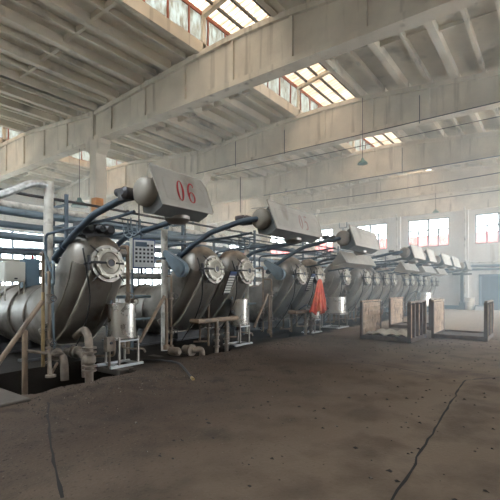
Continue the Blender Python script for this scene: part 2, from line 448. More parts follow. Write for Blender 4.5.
# things on the end wall
o = MB().tube(fillet([(END-.30, 5.42, 0), (END-.30, 5.42, 7.3), (END-.5, 5.42, 7.6)], .1), .06).build('downpipe', 'lag')
tag(o, 'pale vertical downpipe on the end wall between the two rightmost windows', 'pipe', 'downpipes on the end wall')
o = MB().tube(fillet([(END-.30, 10.4, 2.5), (END-.30, 10.4, 7.3), (END-.5, 10.4, 7.6)], .1), .06).build('downpipe', 'lag')
tag(o, 'pale vertical downpipe on the end wall behind the machine hoods', 'pipe', 'downpipes on the end wall')
o = MB().tube(fillet([(END-.30, 15.1, 2.5), (END-.30, 15.1, 6.9)], .1), .06).build('downpipe', 'blue')
tag(o, 'blue-grey vertical pipe ending in a fork beside hood 05', 'pipe', 'downpipes on the end wall')
m = MB(); m.tube(fillet([(END-.3, 14.75, 7.5), (END-.3, 14.75, 6.95), (END-.3, 15.45, 6.95), (END-.3, 15.45, 7.5)], .12), .05).build('pipe_fork', 'blue', o)
for z, r, mt, lb in ((3.48, .05, 'lag', 'thin pale pipe crossing the end wall above the door, topmost'), (3.22, .09, 'blue', 'thick blue-grey pipe crossing the end wall, second from top'), (2.95, .07, 'blue', 'blue-grey pipe crossing the end wall just over the door'), ):
    o = MB().tube([(END-.45, -4, z), (END-.45, 9.5, z)], r).build('wall_pipe', mt)
    for v in (-3, 0, 3, 6, 9): MB().box(END-.45, END, v-.03, v+.03, z-r-.03, z-r).build('pipe_bracket', 'blue', o)
    tag(o, lb, 'pipe', 'pipes over the end wall door')
t = thing('steel_stand', 'dark steel stand with crossbar standing by the end wall', 'stand', (33.4, 5.55, 0))
MB().box(-.3, .3, -.3, .3, 0, .06).build('base', 'darkiron', t)
MB().box(-.1, .1, -.1, .1, 0, 2.75).box(-.18, .18, -.18, .18, .06, .55).build('post', 'darkiron', t)
MB().box(-.08, .08, -.65, .65, 2.55, 2.7).build('crossbar', 'darkiron', t)
t = thing('drum', 'pale round drum standing by the end wall left of the door', 'drum', (33.2, 5.0, 0))
MB().lathe((0, 0, 0), (0, 0, 1), [(.0, 0), (.29, 0), (.3, .02), (.29, .3), (.31, .31), (.29, .33), (.29, .6), (.31, .61), (.29, .63), (.29, .86), (.31, .88), (.0, .88)]).build('body', 'sheetc', t)
MB().lathe((0, 0, .88), (0, 0, 1), [(0, 0), (.3, 0), (.3, .03), (0, .03)]).build('lid', 'lag', t)
t = thing('tool_chest', 'small grey chest on the floor in front of the steel door', 'chest', (33.0, 4.2, 0))
bev(MB().box(-.25, .25, -.4, .4, 0, .3).build('body', 'face', t)); MB().box(-.27, .27, -.42, .42, .3, .36).build('lid', 'bluedk', t)

# outside: low red shed and bare trees seen through the high windows
t = thing('outside_shed', 'long pale building with a red band outside the end windows', 'building', (46, 0, 0))
MB().box(0, 6, -20, 45, -.8, 5.2).build('wall', 'outwhite', t)
MB().box(-.3, 6.3, -20.5, 45.5, 5.2, 7.15).build('roof', 'outred', t)
MB().box(-80, 160, -120, 150, -.9, -.75).build('ground', 'outground')['kind'] = 'structure'
def tree(x, y, h, label):
    m = MB(); rnd = random.Random(int(x*10+y))
    def br(p, d, L, r, n):
        q = p+d*L; m.tube([p, (p+q)/2+V3((rnd.uniform(-.05, .05)*L,)*3), q], [r, r*.85, r*.65], 5)
        if n:
            for _ in range(3):
                nd = (d+V3((rnd.uniform(-.8, .8), rnd.uniform(-.8, .8), rnd.uniform(-.1, .5)))).normalized(); br(q, nd, L*rnd.uniform(.6, .8), r*.6, n-1)
    br(V3((0, 0, -.8)), V3((0, 0, 1)), h*.35, .13, 4)
    o = m.build('bare_tree', 'bark'); o.location = (x, y, 0); tag(o, label, 'tree', 'bare trees outside the end windows')
tree(40, 4.6, 10, 'bare branching tree outside the rightmost high window')
tree(40.5, 9.3, 9.5, 'bare branching tree outside the middle high window')
tree(41, 14.6, 9, 'bare branching tree outside the high window behind the hoods')

# ------------------------------------------------------------------ dyeing machines
PATH = [(.30, 2.63, .02, .02), (.32, 2.61, .22, .14), (.37, 2.53, .42, .30), (.43, 2.38, .53, .42), (.50, 2.18, .57, .48), (.64, 1.92, .56, .49), (.92, 1.55, .56, .52), (1.22, 1.25, .60, .60), (1.52, 1.07, .66, .67), (1.95, 1.0, .68, .68),
        (2.6, 1.0, .68, .68), (4.3, 1.0, .68, .68), (4.5, 1.0, .6, .6), (4.62, 1.0, .35, .35), (4.66, 1.0, .02, .02)]
def frame_at(i, path=PATH):
    a = path[max(0, i-1)]; b = path[min(len(path)-1, i+1)]
    t = V3((0, b[0]-a[0], b[1]-a[1])).normalized(); n = V3((0, -t.z, t.y))
    if i >= len(path)-4: n = V3((0, 0, 1)) if n.z > 0 else V3((0, 0, -1))
    return n
SQ = {4: .85, 5: .62, 6: .52, 7: .52, 8: .62, 9: .85}
def sect(i, a, off=0.):
    y, z, rw, rn = PATH[i]; n = frame_at(i); e = SQ.get(i, 1.); s, c = math.sin(a), math.cos(a)
    return V3((0, y, z))+V3((1, 0, 0))*(rw+off)*math.copysign(abs(s)**e, s)+n*(rn+off)*math.copysign(abs(c)**e, c)
def ring(i, seg=40, off=0., a0=0., a1=2*PI, closed=True):
    y, z, rw, rn = PATH[i]; n = frame_at(i); k = seg if closed else seg+1
    return [sect(i, a0+(a1-a0)*j/seg, off) for j in range(k)]
cache = {}
def part(key, name, mt, fn, parent, loc=(0, 0, 0)):
    if key not in cache:
        m = MB(); fn(m); cache[key] = m.mesh(name, mt)
    return put(name, cache[key], parent, loc)

def f_vessel(m): m.rings([ring(i) for i in range(len(PATH))])
def f_front(m):
    # raised cover sheet wrapped over the leaning front; n points to the front/underside or back
    s = 1 if frame_at(6).y < 0 else -1
    c = 0 if s > 0 else PI
    for (i0, i1, off) in ((4, 8, .018),):
        R = [ring(i, 24, off, c-1.25, c+1.25, False) for i in range(i0, i1+1)]; R0 = [ring(i, 24, -.02, c-1.25, c+1.25, False) for i in range(i0, i1+1)]
        rows = [[m.bm.verts.new(p) for p in r] for r in R]; rows0 = [[m.bm.verts.new(p) for p in r] for r in R0]
        for a, b in zip(rows, rows[1:]):
            for k in range(24): m.bm.faces.new((a[k], a[k+1], b[k+1], b[k]))
        for a, b in ((rows[0], rows0[0]), (rows[-1], rows0[-1])):
            for k in range(24): m.bm.faces.new((a[k], a[k+1], b[k+1], b[k]))
        for k in (0, -1):
            for a, a0, b, b0 in zip(rows, rows0, rows[1:], rows0[1:]): m.bm.faces.new((a[k], b[k], b0[k], a0[k]))
def f_seam(m):
    s = 0 if frame_at(6).y < 0 else PI
    for a in (-1.25, -.2, .45, 1.25):
        pts = []
        for i in range(4, 9):
            pts.append(sect(i, s+a, .02))
        m.tube(pts, .014, 6)
    pts = [p for p in ring(8, 24, .022, s-1.25, s+1.25, False)]; m.tube(pts, .013, 6)
def f_flange(sg):
    def f(m):
        s = 0 if frame_at(6).y < 0 else PI
        m.tube([sect(i, s+(.45 if sg > 0 else -1.2), .03) for i in range(4, 9)], .032, 6)
    return f
def f_band(m): m.torus((0, 0, 1.0), (0, 1, 0), .69, .03, 40)
PD = V3((0, -1, .12)).normalized(); PC = V3((0, .02, 2.07))
def f_neck(m): m.lathe(PC-PD*.42, PD, [(.33, 0), (.33, .36), (.36, .37), (.36, .43), (.3, .43)], 32)
def f_door(m):
    m.lathe(PC+PD*.015, PD, [(.0, 0), (.265, 0), (.275, .02), (.27, .05), (.22, .055), (.205, .04), (.11, .075), (.10, .10), (.075, .105), (.07, .085), (.0, .085)], 36)
def f_rim(m):
    m.torus(PC+PD*.03, PD, .272, .022, 36)
    n = V3((1, 0, 0)); b = PD.cross(n)
    for k in range(10):
        a = 2*PI*k/10+.2; c = PC+PD*.05+(n*math.cos(a)+b*math.sin(a))*.285
        m.lathe(c-PD*.05, PD, [(.022, 0), (.022, .09), (.0, .09)], 8)
def f_glass(m): m.lathe(PC+PD*.10, PD, [(0, 0), (.068, 0), (.066, .012), (0, .014)], 20)
def f_hinge(m):
    n = V3((1, 0, 0)); b = PD.cross(n)
    m.tube([PC-n*.42-PD*.12, PC-n*.40+PD*.1, PC-n*.12+PD*.12], .022, 8)
    m.tube([PC-n*.40+b*.14, PC-n*.40-b*.14], .03, 8)
def f_pull(m):
    n = V3((1, 0, 0)); m.tube([PC+n*.12+PD*.1, PC+n*.3+PD*.08], .018, 8)
def f_clamp(s, q):
    def f(m):
        n = V3((1, 0, 0)); b = PD.cross(n)
        m.tube([PC+n*s*.20+b*q*.20+PD*.03, PC+n*s*.34+b*q*.34-PD*.02], .013, 6)
    return f
def f_saddle(m):
    m.box(-.5, .5, -.08, .08, 0, .45); m.box(-.6, .6, -.14, .14, -.02, .05)
    m.box(-.45, -.35, -.1, .1, .3, .75); m.box(.35, .45, -.1, .1, .3, .75)
def f_drain(m):
    m.tube(fillet([(0, 1.25, .62), (0, .95, .45), (0, .72, .42), (0, .62, -.45)], .15), .065, 14)
def f_pipe1(m):
    m.tube(fillet([(-.2, 1.15, 2.15), (-.5, 1.15, 2.15), (-.5, .95, 2.28), (-.5, .35, 2.62), (-.5, -.3, 2.92), (-.5, -1.25, 3.10), (-.42, -1.52, 3.13), (-.25, -1.6, 3.15)], .14), .062, 14)
    m.lathe((-.5, .75, 2.395), (0, -.87, .49), [(0, 0), (.1, 0), (.1, .05), (0, .05)], 16)
def f_pipe2(m):
    m.tube(fillet([(.35, .6, 2.2), (.5, .45, 2.5), (.5, .1, 2.66), (.5, -1.35, 2.84), (.5, -1.6, 2.95)], .2), .052, 12)
    m.lathe((.5, -.35, 2.715), (0, -1, .12), [(0, 0), (.08, 0), (.08, .05), (0, .05)], 16)
def f_guard(m):
    P = []; y0, z0, r0, y1, z1, r1 = .45, 2.06, .20, .98, 2.47, .09
    a = math.atan2(z1-z0, y1-y0)
    for k in range(13): t = a+PI/2+PI*k/12; P.append((y0+r0*math.cos(t), z0+r0*math.sin(t)))
    for k in range(9): t = a-PI/2+PI*k/8; P.append((y1+r1*math.cos(t), z1+r1*math.sin(t)))
    m.prism(P, 'x', -.78, -.66)
    m.prism([(y0+(p[0]-y0)*.8+.01, z0+(p[1]-z0)*.8+.01) for p in P], 'x', -.80, -.78)
    m.tube([(-.7, .45, 2.06), (-.3, .5, 2.1)], .08, 14)
def f_gear(m):
    m.box(-.38, .22, .28, .62, 2.62, 2.88)
    for x, r in ((-.25, .10), (-.02, .09), (.17, .11)): m.lathe((x, .62, 2.76), (0, -1, 0), [(0, 0), (r, 0), (r, .42), (r*.75, .46), (r*.7, .44), (0, .44)], 18)
    m.box(-.3, .1, .3, .55, 2.45, 2.65)
def f_cable(m): m.tube(fillet([(-.42, .2, 2.35), (-.46, .02, 2.0), (-.3, .12, 1.4), (-.22, .5, .75), (-.25, .95, .2)], .3), .014, 6)
def f_labels(m): m.box(.33, .62, -.03, -.01, -.3, .3)
SP = ((-.78, .75, 1.9), (-.70, 1.15, 2.3), (.74, .9, 1.7))
def f_small(k):
    x, y, zt = SP[k]
    return lambda m: m.tube(fillet([(x*.8, y+.4, zt), (x, y, zt), (x, y, -.1 if x < -.75 else .1), (x*.6, y+.3, .1)], .08), .028, 8)
def f_fit(m):
    m.lathe((0, 0, -.09), (0, 0, 1), [(0, 0), (.06, 0), (.06, .03), (.04, .04), (.045, .14), (.06, .15), (.06, .18), (0, .18)], 12)
    m.tube([(0, 0, 0), (0, -.16, 0)], .014, 6)
def f_wheel(m): m.torus((0, -.17, 0), (0, 1, 0), .055, .01, 14, 6); m.box(-.055, .055, -.175, -.165, -.006, .006)

def label_plate(root, loc):
    R = Matrix.Translation(V3(loc)) @ Matrix.Rotation(.42, 4, 'X')
    m = MB(); m.box(0, .27, -.015, .0, -.34, .34, R); o = m.build('label_plate', 'darkiron', root); o['label'] = 'slanted board of white label strips'
    m = MB()
    for k in range(7): m.box(.015, .255, -.022, -.012, .17-.075*k, .215-.075*k, R)
    m.build('label_strip', 'box', o)
    m = MB(); m.box(.0, .27, -.024, -.012, .27, .33, R); m.box(.0, .27, -.024, -.012, .225, .245, R); m.build('header_strip', 'navy', o)

def vessel(root, dx, guard=False, gear=False, p1=True, p2=True):
    L = (dx, 0, 0)
    v = part('vessel', 'kettle', 'steel', f_vessel, root, L)
    part('front', 'cover_sheet', 'plate', f_front, v)
    part('seam', 'sheet_seam', 'rim', f_seam, v)
    for sg in (-1, 1): part(('flange', sg), 'side_flange', 'collar', f_flange(sg), v)
    for y in (2.0, 2.75, 3.5): part('band', 'kettle_band', 'steel', f_band, v, (0, y, 0))
    part('neck', 'porthole_neck', 'steel', f_neck, v)
    d = part('door', 'porthole_door', 'rim', f_door, root, L)
    part('rim', 'bolted_rim', 'collar', f_rim, d)
    part('sight', 'sight_glass', 'key', f_glass, d)
    part('hinge', 'hinge_arm', 'darkiron', f_hinge, d); part('pull', 'pull_handle', 'darkiron', f_pull, d)
    for q1 in (-1, 1):
        for q2 in (-1, 1): part(('clamp', q1, q2), 'clamp', 'darkiron', f_clamp(q1, q2), d)
    for y in (2.35, 3.9): part('saddle', 'saddle', 'darkiron', f_saddle, root, (dx, y, 0))
    for k in range(3): part(('small', k), 'small_pipe', 'brownpipe', f_small(k), root, L)
    for x, y, z in ((-.78, .75, .55), (-.78, .75, 1.4), (-.70, 1.15, .8), (.74, .9, .6)):
        a = part('fit', 'valve', 'cast', f_fit, root, (dx+x, y, z)); part('wheel', 'hand_wheel', 'darkiron', f_wheel, a)
    part('cable', 'cable', 'blackrub', f_cable, root, L)
    if p1: part('pipe1', 'return_pipe', 'bluedk', f_pipe1, root, L)
    if p2: part('pipe2', 'return_pipe', 'bluedk', f_pipe2, root, L)
    if guard: part('guard', 'belt_guard', 'blue', f_guard, root, L)
    if gear: part('gear', 'gearbox', 'darkiron', f_gear, root, L)

def ellipse_ring(m, cx, cz, rx, rz, wx, wz, Y, seg=28):
    o = [V3((cx+rx*math.cos(2*PI*k/seg), 0, cz+rz*math.sin(2*PI*k/seg))) for k in range(seg)]
    i = [V3((cx+(rx-wx)*math.cos(2*PI*k/seg), 0, cz+(rz-wz)*math.sin(2*PI*k/seg))) for k in range(seg)]
    for k in range(seg):
        j = (k+1) % seg
        m.face([Y(p) for p in (o[k], o[j], i[j], i[k])])
def stroke(m, pts, ws, Y):
    L = []; R = []
    for i, p in enumerate(pts):
        a = V3(pts[max(0, i-1)]+(0,)); b = V3(pts[min(len(pts)-1, i+1)]+(0,)); t = (b-a).normalized(); n = V3((-t.y, t.x, 0)); w = ws[i]/2
        L.append(V3((p[0]+n.x*w, 0, p[1]+n.y*w))); R.append(V3((p[0]-n.x*w, 0, p[1]-n.y*w)))
    for k in range(len(pts)-1): m.face([Y(q) for q in (L[k], L[k+1], R[k+1], R[k])])
def digits(kind, x, z, h, Y):
    m = MB(); w = h*.5
    for ch in kind:
        if ch == '0': ellipse_ring(m, x+w/2, z+h/2, w*.46, h*.5, w*.25, h*.045, Y)
        if ch == '6':
            ellipse_ring(m, x+w/2, z+h*.28, w*.46, h*.28, w*.21, h*.045, Y)
            P = []; W = []
            for k in range(13):
                a = math.radians(55+125*k/12)
                P.append((x+w*.56+w*.50*math.cos(a)*1.0, z+h*.42+h*.56*math.sin(a))); W.append(w*(.13+.10*k/12))
            P.append((x+w*.1, z+h*.28)); W.append(w*.16)
            stroke(m, P, W, Y)
            stroke(m, [(x+w*.74, z+h*.86), (x+w*.86, z+h*.84)], [w*.18, w*.18], Y)
        if ch == '5':
            stroke(m, [(x+w*.2, z+h*.95), (x+w*.85, z+h*.95)], [h*.08]*2, Y)
            stroke(m, [(x+w*.22, z+h*.97), (x+w*.16, z+h*.52)], [w*.09]*2, Y)
            P = []; W = []
            for k in range(17):
                a = math.radians(140-270*k/16); P.append((x+w*.44+w*.42*math.cos(a), z+h*.31+h*.29*math.sin(a))); W.append(w*(.11+.16*math.sin(PI*k/16)))
            stroke(m, P, W, Y)
        x += w*1.45
    return m
def hood(root, x0, x1, number=None, nmat='red', drum=True, z=3.5, dy=0., h=.56, tray=False):
    y_t, y_b = -1.84+dy, -1.98+dy; zb = z-h; w = x1-x0
    # hollow sheet body: underside trough and back
    m = MB()
    prof = [(y_t+.02, z-.02), (y_b, zb), (y_b+.06, zb-.06), (-1.72+dy, zb-.15), (-1.48+dy, zb-.10), (-1.44+dy, zb+.1), (-1.6+dy, z-.2)]
    m.rings([[V3((x0+.14, p[0], p[1])) for p in prof], [V3((x1-.02, p[0], p[1])) for p in prof]])
    b = m.build('hood', 'under', root)
    # front panel with folded edge and clipped upper right corner
    def Y(p, off=0.): f = (z-p.z)/h; return V3((p.x, y_t+(y_b-y_t)*f-off, p.z))
    out = [(x0-.06, z+.03), (x1-.14, z), (x1-.02, z-.13), (x1+.05, zb+.02), (x1+.02, zb-.02), (x0+.10, zb-.02)]
    m = MB(); m.rings([[Y(V3((a, 0, c)), .005) for a, c in out], [Y(V3((a, 0, c)), .03) for a, c in out]]); m.build('front_panel', 'hood', b)
    m = MB(); P = [Y(V3((a, 0, c)), .03) for a, c in out]
    for a, c in zip(P, P[1:]+P[:1]): m.tube([a, c], .014, 6)
    inn = [(x0+.16, z-.12), (x1-.2, z-.14), (x1-.12, z-.22), (x1-.07, zb+.08), (x0+.22, zb+.08)]
    P = [Y(V3((a, 0, c)), .03) for a, c in inn]
    for a, c in zip(P, P[1:]+P[:1]): m.tube([a, c], .006, 5)
    m.build('folded_edge', 'hood', b)
    if number:
        hh = h*.62; x = x0+w*.5-hh*.62+.05 if w < 1.6 else x0+w*.52
        n = digits(number, x, zb+h*.17, hh, lambda p: Y(p, .036)).build('painted_number', nmat, b); n['label'] = ('red' if nmat == 'red' else 'faded red')+' painted number '+number
    if drum:
        m = MB(); cx = x0+.22; c = (cx, -1.60+dy, z-.34)
        m.lathe(c, (-1, 0, 0), [(0, 0), (.235, 0), (.235, .16), (.22, .21), (.17, .25), (.10, .27), (0, .275)], 32); d = m.build('reel_drum', 'drumm', root)
        m = MB(); c2 = V3(c)+V3((-.20, .12, .0))
        m.lathe(c2+V3((0, .14, -.02)), (-1, 0, 0), [(0, 0), (.10, 0), (.10, .16), (.05, .2), (0, .2)], 16)
        m.box(c2.x-.12, c2.x+.02, c2.y+.1, c2.y+.36, c2.z-.12, c2.z+.06); m.lathe(c2+V3((0, .34, .06)), (0, 1, 0), [(0, 0), (.07, 0), (.07, .2), (0, .2)], 12)
        m.build('drive_motor', 'darkiron', root)
        m = MB(); m.lathe((x0+w*.6, -1.66+dy, zb-.10), (0, 0, -1), [(.22, 0), (.22, .06), (.15, .12), (0, .14)], 20); m.build('outlet', 'steel', root)
        m = MB()
        for x in (x0+.06, x1-.1): MB().tube(fillet([(x, -1.35+dy, zb-.08), (x, -.9, zb-.12), (x, 1.6, 2.72), (x, 1.6, 2.2)], .12), .028, 8).build('hood_support', 'bluedk', root)
        for y in (-.9, -.5, -.1): MB().tube([(x0+.06, y, 2.80), (x1-.1, y, 2.80)], .016, 6).build('cross_bar', 'bluedk', root)
        m.bm.free()
        for k, y in enumerate((-1.0, -.7, -.35)):
            x = x0+.25+.16*k; m = MB(); m.tube(fillet([(x, y, 2.82), (x, y, 2.60), (x+.13, y, 2.56), (x+.2, y, 2.62), (x+.2, y, 2.82)], .06), .014, 6); m.build('pipe_hook', 'blue', root)

def lower_tray(root, x0, x1, dy=.6):
    m = MB(); y = -1.98+dy
    m.prism([(y, 2.45), (y+.04, 2.43), (y+.30, 2.80), (y+.24, 2.84)], 'x', x0, x1); m.prism([(y, 2.45), (y+.5, 2.35), (y+.55, 2.45), (y+.26, 2.82)], 'x', x0+.05, x1-.05)
    m.build('cloth_tray', 'hood', root)
    m = MB()
    for x in (x0+.15, x1-.15): MB().tube([(x, y+.4, 2.5), (x, .6, 2.3)], .03, 8).build('tray_arm', 'bluedk', root)
    m.bm.free()

def manifold(root, x0, x1, n=2):
    m = MB(); y = -.02; z = .79
    m.tube([(x0, y+.25, z), (x0, y, z), (x1, y, z), (x1, y+.2, z)], .062, 14); m.build('header_pipe', 'brownpipe', root)
    for k in range(n):
        m = MB(); x = x0+(x1-x0)*(.45+.28*k); m.tube([(x, y+.02*k, z), (x, y+.02*k, -.35)], .05, 12)
        for zz in (.55, .40, .25, .1): m.lathe((x, y+.02*k, zz), (0, 0, 1), [(0, 0), (.085, 0), (.085, .035), (0, .035)], 14)
        m.build('drain_leg', 'cast', root)

def machine(u, label, vessels, hd=None, num=None, nmat='red', tray=None, guard=False, gear=False, mani=None):
    t = thing('dyeing_machine', label, 'dyeing machine', (u, 6.9, 0), 0, 'jet dyeing machines in the long row')
    for k, dx in enumerate(vessels):
        vessel(t, dx, guard and k == 0, gear and k == 0, k == 0 and hd is not None, hd is not None and k == len(vessels)-1)
    if hd: hood(t, hd[0]-u, hd[1]-u, num, nmat)
    if tray: lower_tray(t, tray[0]-u, tray[1]-u)
    if mani: manifold(t, *mani)
    return t

m1 = machine(4.6, 'single steel dyeing kettle with hood 06, at the near end of the row', [0], (4.12, 5.33), '06', gear=True)
m2 = machine(7.65, 'twin steel dyeing kettles under hood 05, blue belt guard on the side', [0, 1.35], (7.35, 9.6), '05', 'fadedred', guard=True, mani=(-.6, .85))
m3 = machine(12.1, 'twin dyeing kettles beside the hanging red cloth, unnumbered hood above', [0, 1.3], (11.75, 13.95), guard=True, mani=(-.5, 1.0))
m4 = machine(15.8, 'single dyeing kettle behind the widest round tank, low cloth tray in front', [0], None, tray=(12.6, 15.4))
m5 = machine(18.1, 'twin dyeing kettles just past the widest round tank', [0, 1.2], (18.2, 20.1), tray=(19.2, 21.6))
m6 = machine(20.75, 'twin dyeing kettles, fourth pair back from the near machines', [0, 1.2], (20.9, 22.35), tray=(22.8, 25.3))
m7 = machine(24.2, 'twin dyeing kettles, fifth pair back from the near machines', [0, 1.2], (24.1, 26.2), tray=(26.0, 28.4))
m8 = machine(27.3, 'twin dyeing kettles, last pair but one before the end wall', [0, 1.2], (26.9, 29.0))
m9 = machine(30.7, 'twin dyeing kettles closest to the end wall', [0, 1.2], (31.6, 33.2))

# near machine: its own big drain fittings, sight tube, cable
m = MB(); m.tube(fillet([(-.18, .85, .62), (-.26, .40, .80), (-.34, .14, .68), (-.36, .08, .45), (-.36, .08, -.30)], .12), .075, 16); e = m.build('drain_elbow', 'cast', m1)
m = MB()
for z in (.46, .38, .12, .04): m.lathe((-.36, .08, z), (0, 0, 1), [(0, 0), (.13, 0), (.13, .035), (0, .035)], 20)
m.lathe((-.36, .08, .16), (0, 0, 1), [(.08, 0), (.12, .05), (.12, .14), (.08, .2), (0, .2)], 20); m.build('flange', 'cast', e)
for x, y in ((-.62, .85), (-.22, .80)):
    m = MB(); m.tube(fillet([(x-.1, 1.0, .32), (x, y, .32), (x+.03, y-.28, .30), (x+.03, y-.32, -.15)], .16), .075, 16)
    e = m.build('drain_pipe', 'cast', m1)
    m = MB(); m.lathe((x-.02, y+.05, .32), (.1, -1, 0), [(0, 0), (.125, 0), (.125, .04), (.09, .05), (.09, .10), (.125, .11), (.125, .15), (0, .15)], 20); m.build('flange', 'cast', e)
m = MB(); m.tube([(-.82, .9, 1.52), (-.82, .9, .1)], .032, 10); m.build('ochre_pipe', 'ochre', m1)
m = MB(); m.tube([(-.9, .75, 1.36), (-1.65, .8, .28)], .045, 12); m.build('sloping_pipe', 'brownpipe', m1)
m = MB(); m.tube([(-1.15, .9, .82), (-1.15, .9, -.4)], .05, 12); m.build('pipe_stub', 'brownpipe', m1)
m = MB(); m.tube(fillet([(-.62, 1.0, 2.1), (-.72, .7, 2.1), (-.72, .7, 1.65), (-.72, .95, 1.65), (-.72, .95, 2.2)], .08), .028, 8)
m.tube(fillet([(-1.3, 1.5, 2.35), (-.75, 1.0, 2.35), (-.68, .85, 1.9), (-.62, .85, .2)], .1), .025, 8); m.build('loop_pipe', 'blue', m1)
m = MB(); m.tube([(-1.15, .9, .45), (-.78, .6, .36), (-.6, .6, .36)], .03, 8); m.tube([(-.95, .35, .02), (-.9, .5, .45)], .03, 8)
m.lathe((-.95, .35, .0), (0, 0, 1), [(0, 0), (.09, 0), (.09, .04), (0, .04)], 12); m.build('steam_trap', 'cast', m1)
label_plate(m2, (.52, .06, 1.74)); label_plate(m3, (.50, .06, 1.80))
# sloping and upright brown pipes beside the twin machines
for mm in (m2, m3):
    m = MB(); m.tube([(-1.0, .75, 1.40), (-1.75, .75, .35)], .042, 10); m.build('sloping_pipe', 'brownpipe', mm)
    m = MB(); m.tube([(-.98, .7, 1.35), (-.98, .7, .2)], .038, 10); m.lathe((-.98, .7, .1), (0, 0, 1), [(0, 0), (.08, 0), (.08, .1), (.04, .13), (0, .13)], 12); m.build('upright_pipe', 'brownpipe', mm)
m = MB(); m.lathe((-1.15, .35, .12), (0, -1, 0), [(0, 0), (.1, 0), (.1, .25), (.06, .3), (0, .3)], 14)
m.lathe((-.85, .2, .13), (0, -1, .0), [(0, 0), (.11, 0), (.11, .2), (.14, .2), (.14, .26), (0, .26)], 14)
m.tube(fillet([(-.85, -.05, .13), (-.62, -.15, .15), (-.6, -.15, -.3)], .1), .07, 12); m.build('circulation_pump', 'cast', m2)

# electrical cabinets standing over the near kettle
t = thing('electrical_cabinet', 'white electrical cabinet on thin legs above the near kettle', 'cabinet', (4.0, 9.45, 1.33))
bev(MB().box(-.30, .13, -.15, .15, .40, .84).build('body', 'box', t), .015)
MB().box(-.28, .11, -.165, -.15, .42, .82).build('door', 'box', t); MB().box(-.11, -.05, -.185, -.165, .46, .49).build('handle', 'key', t)
for x, y in ((-.28, -.12), (.11, -.12), (-.28, .12), (.11, .12)): MB().tube([(x, y, .0), (x, y, .40)], .018, 8).build('leg', 'lag', t)
t = thing('electrical_cabinet', 'blue electrical cabinet behind the white one over the near kettle', 'cabinet', (4.68, 9.75, 1.65))
bev(MB().box(-.42, -.10, -.15, .15, -.05, .62).build('body', 'bluebox', t), .015); MB().box(-.40, -.12, -.165, -.15, -.02, .59).build('door', 'bluebox', t)
for x in (-.38, -.14): MB().tube([(x, 0, -.25), (x, 0, -.05)], .018, 8).build('leg', 'lag', t)
MB().lathe((-.2, 0, .62), (0, 0, 1), [(0, 0), (.03, 0), (.03, .06), (.02, .09), (0, .09)], 12).build('indicator_lamp', 'red', t)

# control keypad
t = thing('control_panel', 'keypad control panel in a navy frame between hoods 06 and 05', 'control panel', (5.62, 7.15, 0), -.35)
bev(MB().box(-.25, .25, -.05, .06, 2.02, 2.66).build('housing', 'navy', t), .01)
MB().box(-.225, .225, -.058, -.05, 2.05, 2.63).build('face_plate', 'face', t)
MB().box(-.285, -.25, -.06, .05, 2.0, 2.66).build('side_channel', 'box', t)
MB().box(-.19, .06, -.062, -.058, 2.49, 2.59).build('display', 'bluedk', t)
k0 = None
for r in range(5):
    for c in range(5):
        if r == 0 and c < 3: continue
        m = MB(); m.box(-.022, .022, -.01, 0, -.022, .022) if k0 is None else None
        if k0 is None: k0 = m.mesh('key_button', 'key')
        else: m.bm.free()
        put('key_button', k0, t, (-.17+.085*c, -.058, 2.43-.085*(r-1) if r else 2.52))
MB().tube(fillet([(-.05, .0, 2.66), (-.05, .02, 2.85), (-.3, .05, 2.86)], .06), .02, 8).build('conduit', 'bluedk', t)
MB().tube([(0, .1, 2.3), (.62, .3, 2.28)], .025, 8).tube([(-.02, .06, 2.1), (-.02, .06, 1.9)], .03, 8).build('mounting_arm', 'bluedk', t)

# small switch box by the first tank
t = thing('switch_box', 'small pale switch box on a leg beside the nearest round tank', 'switch box', (4.78, 7.15, 0))
bev(MB().box(-.09, .09, -.06, .06, .33, .62).build('body', 'cast', t)); MB().tube([(0, 0, 0), (0, 0, .33)], .025, 8).build('leg', 'cast', t)
MB().lathe((0, -.06, .5), (0, -1, 0), [(0, 0), (.03, 0), (.025, .03), (0, .03)], 12).build('knob', 'key', t)

# round dosing tanks on frames
def tank(x, y, r, zb, h, label, rz=0):
    t = thing('dosing_tank', label, 'tank', (x, y, 0), rz, 'stainless tanks before the machines')
    m = MB(); m.lathe((0, 0, zb), (0, 0, 1), [(0, -.02), (r*.5, -.02), (r, .03), (r, h), (r+.015, h+.005), (r+.015, h+.02), (r-.01, h+.02), (r-.01, h-.3), (0, h-.3)], 40); m.build('drum', 'bright', t)
    m = MB(); m.torus((0, 0, zb+.03), (0, 0, 1), r+.004, .012, 40, 6); m.build('band', 'steel', t)
    q = r*.82
    for sx in (-1, 1):
        for sy in (-1, 1): MB().box(sx*q-.018, sx*q+.018, sy*q-.018, sy*q+.018, .05, zb+.06).build('leg', 'steel', t)
    m = MB()
    for sy in (-1, 1): m.box(-q-.2, q+.12, sy*q-.03, sy*q+.03, .0, .05)
    for sx in (-1, 1): m.box(sx*q-.025, sx*q+.025, -q, q, .0, .05)
    m.box(-q, q, -q-.02, -q+.01, zb-.03, zb); m.build('base_frame', 'face', t)
    m = MB(); m.tube(fillet([(0, 0, zb), (0, 0, zb-.18), (.2, -.1, zb-.22), (r+.15, -.15, zb-.24), (r+.2, -.15, zb-.32)], .06), .022, 8)
    m.lathe((0, 0, zb-.12), (0, 0, 1), [(0, 0), (.06, 0), (.06, .08), (0, .08)], 12); m.build('outlet_pipe', 'cast', t)
    m = MB(); m.tube(fillet([(-r*.6, r*.5, zb+h-.05), (-r*.6, r*.5, zb+h+.1), (-r*.2, r*.9, zb+h+.1), (-r*.2, r+.3, zb+h-.1)], .06), .025, 8); m.build('feed_pipe', 'blue', t)
    return t
tank(5.13, 7.22, .28, .54, .72, 'stainless tank on a wheelless frame beside the kettle of hood 06')
tank(8.98, 7.18, .255, .54, .72, 'tall stainless tank between hoods 05 and the red cloth')
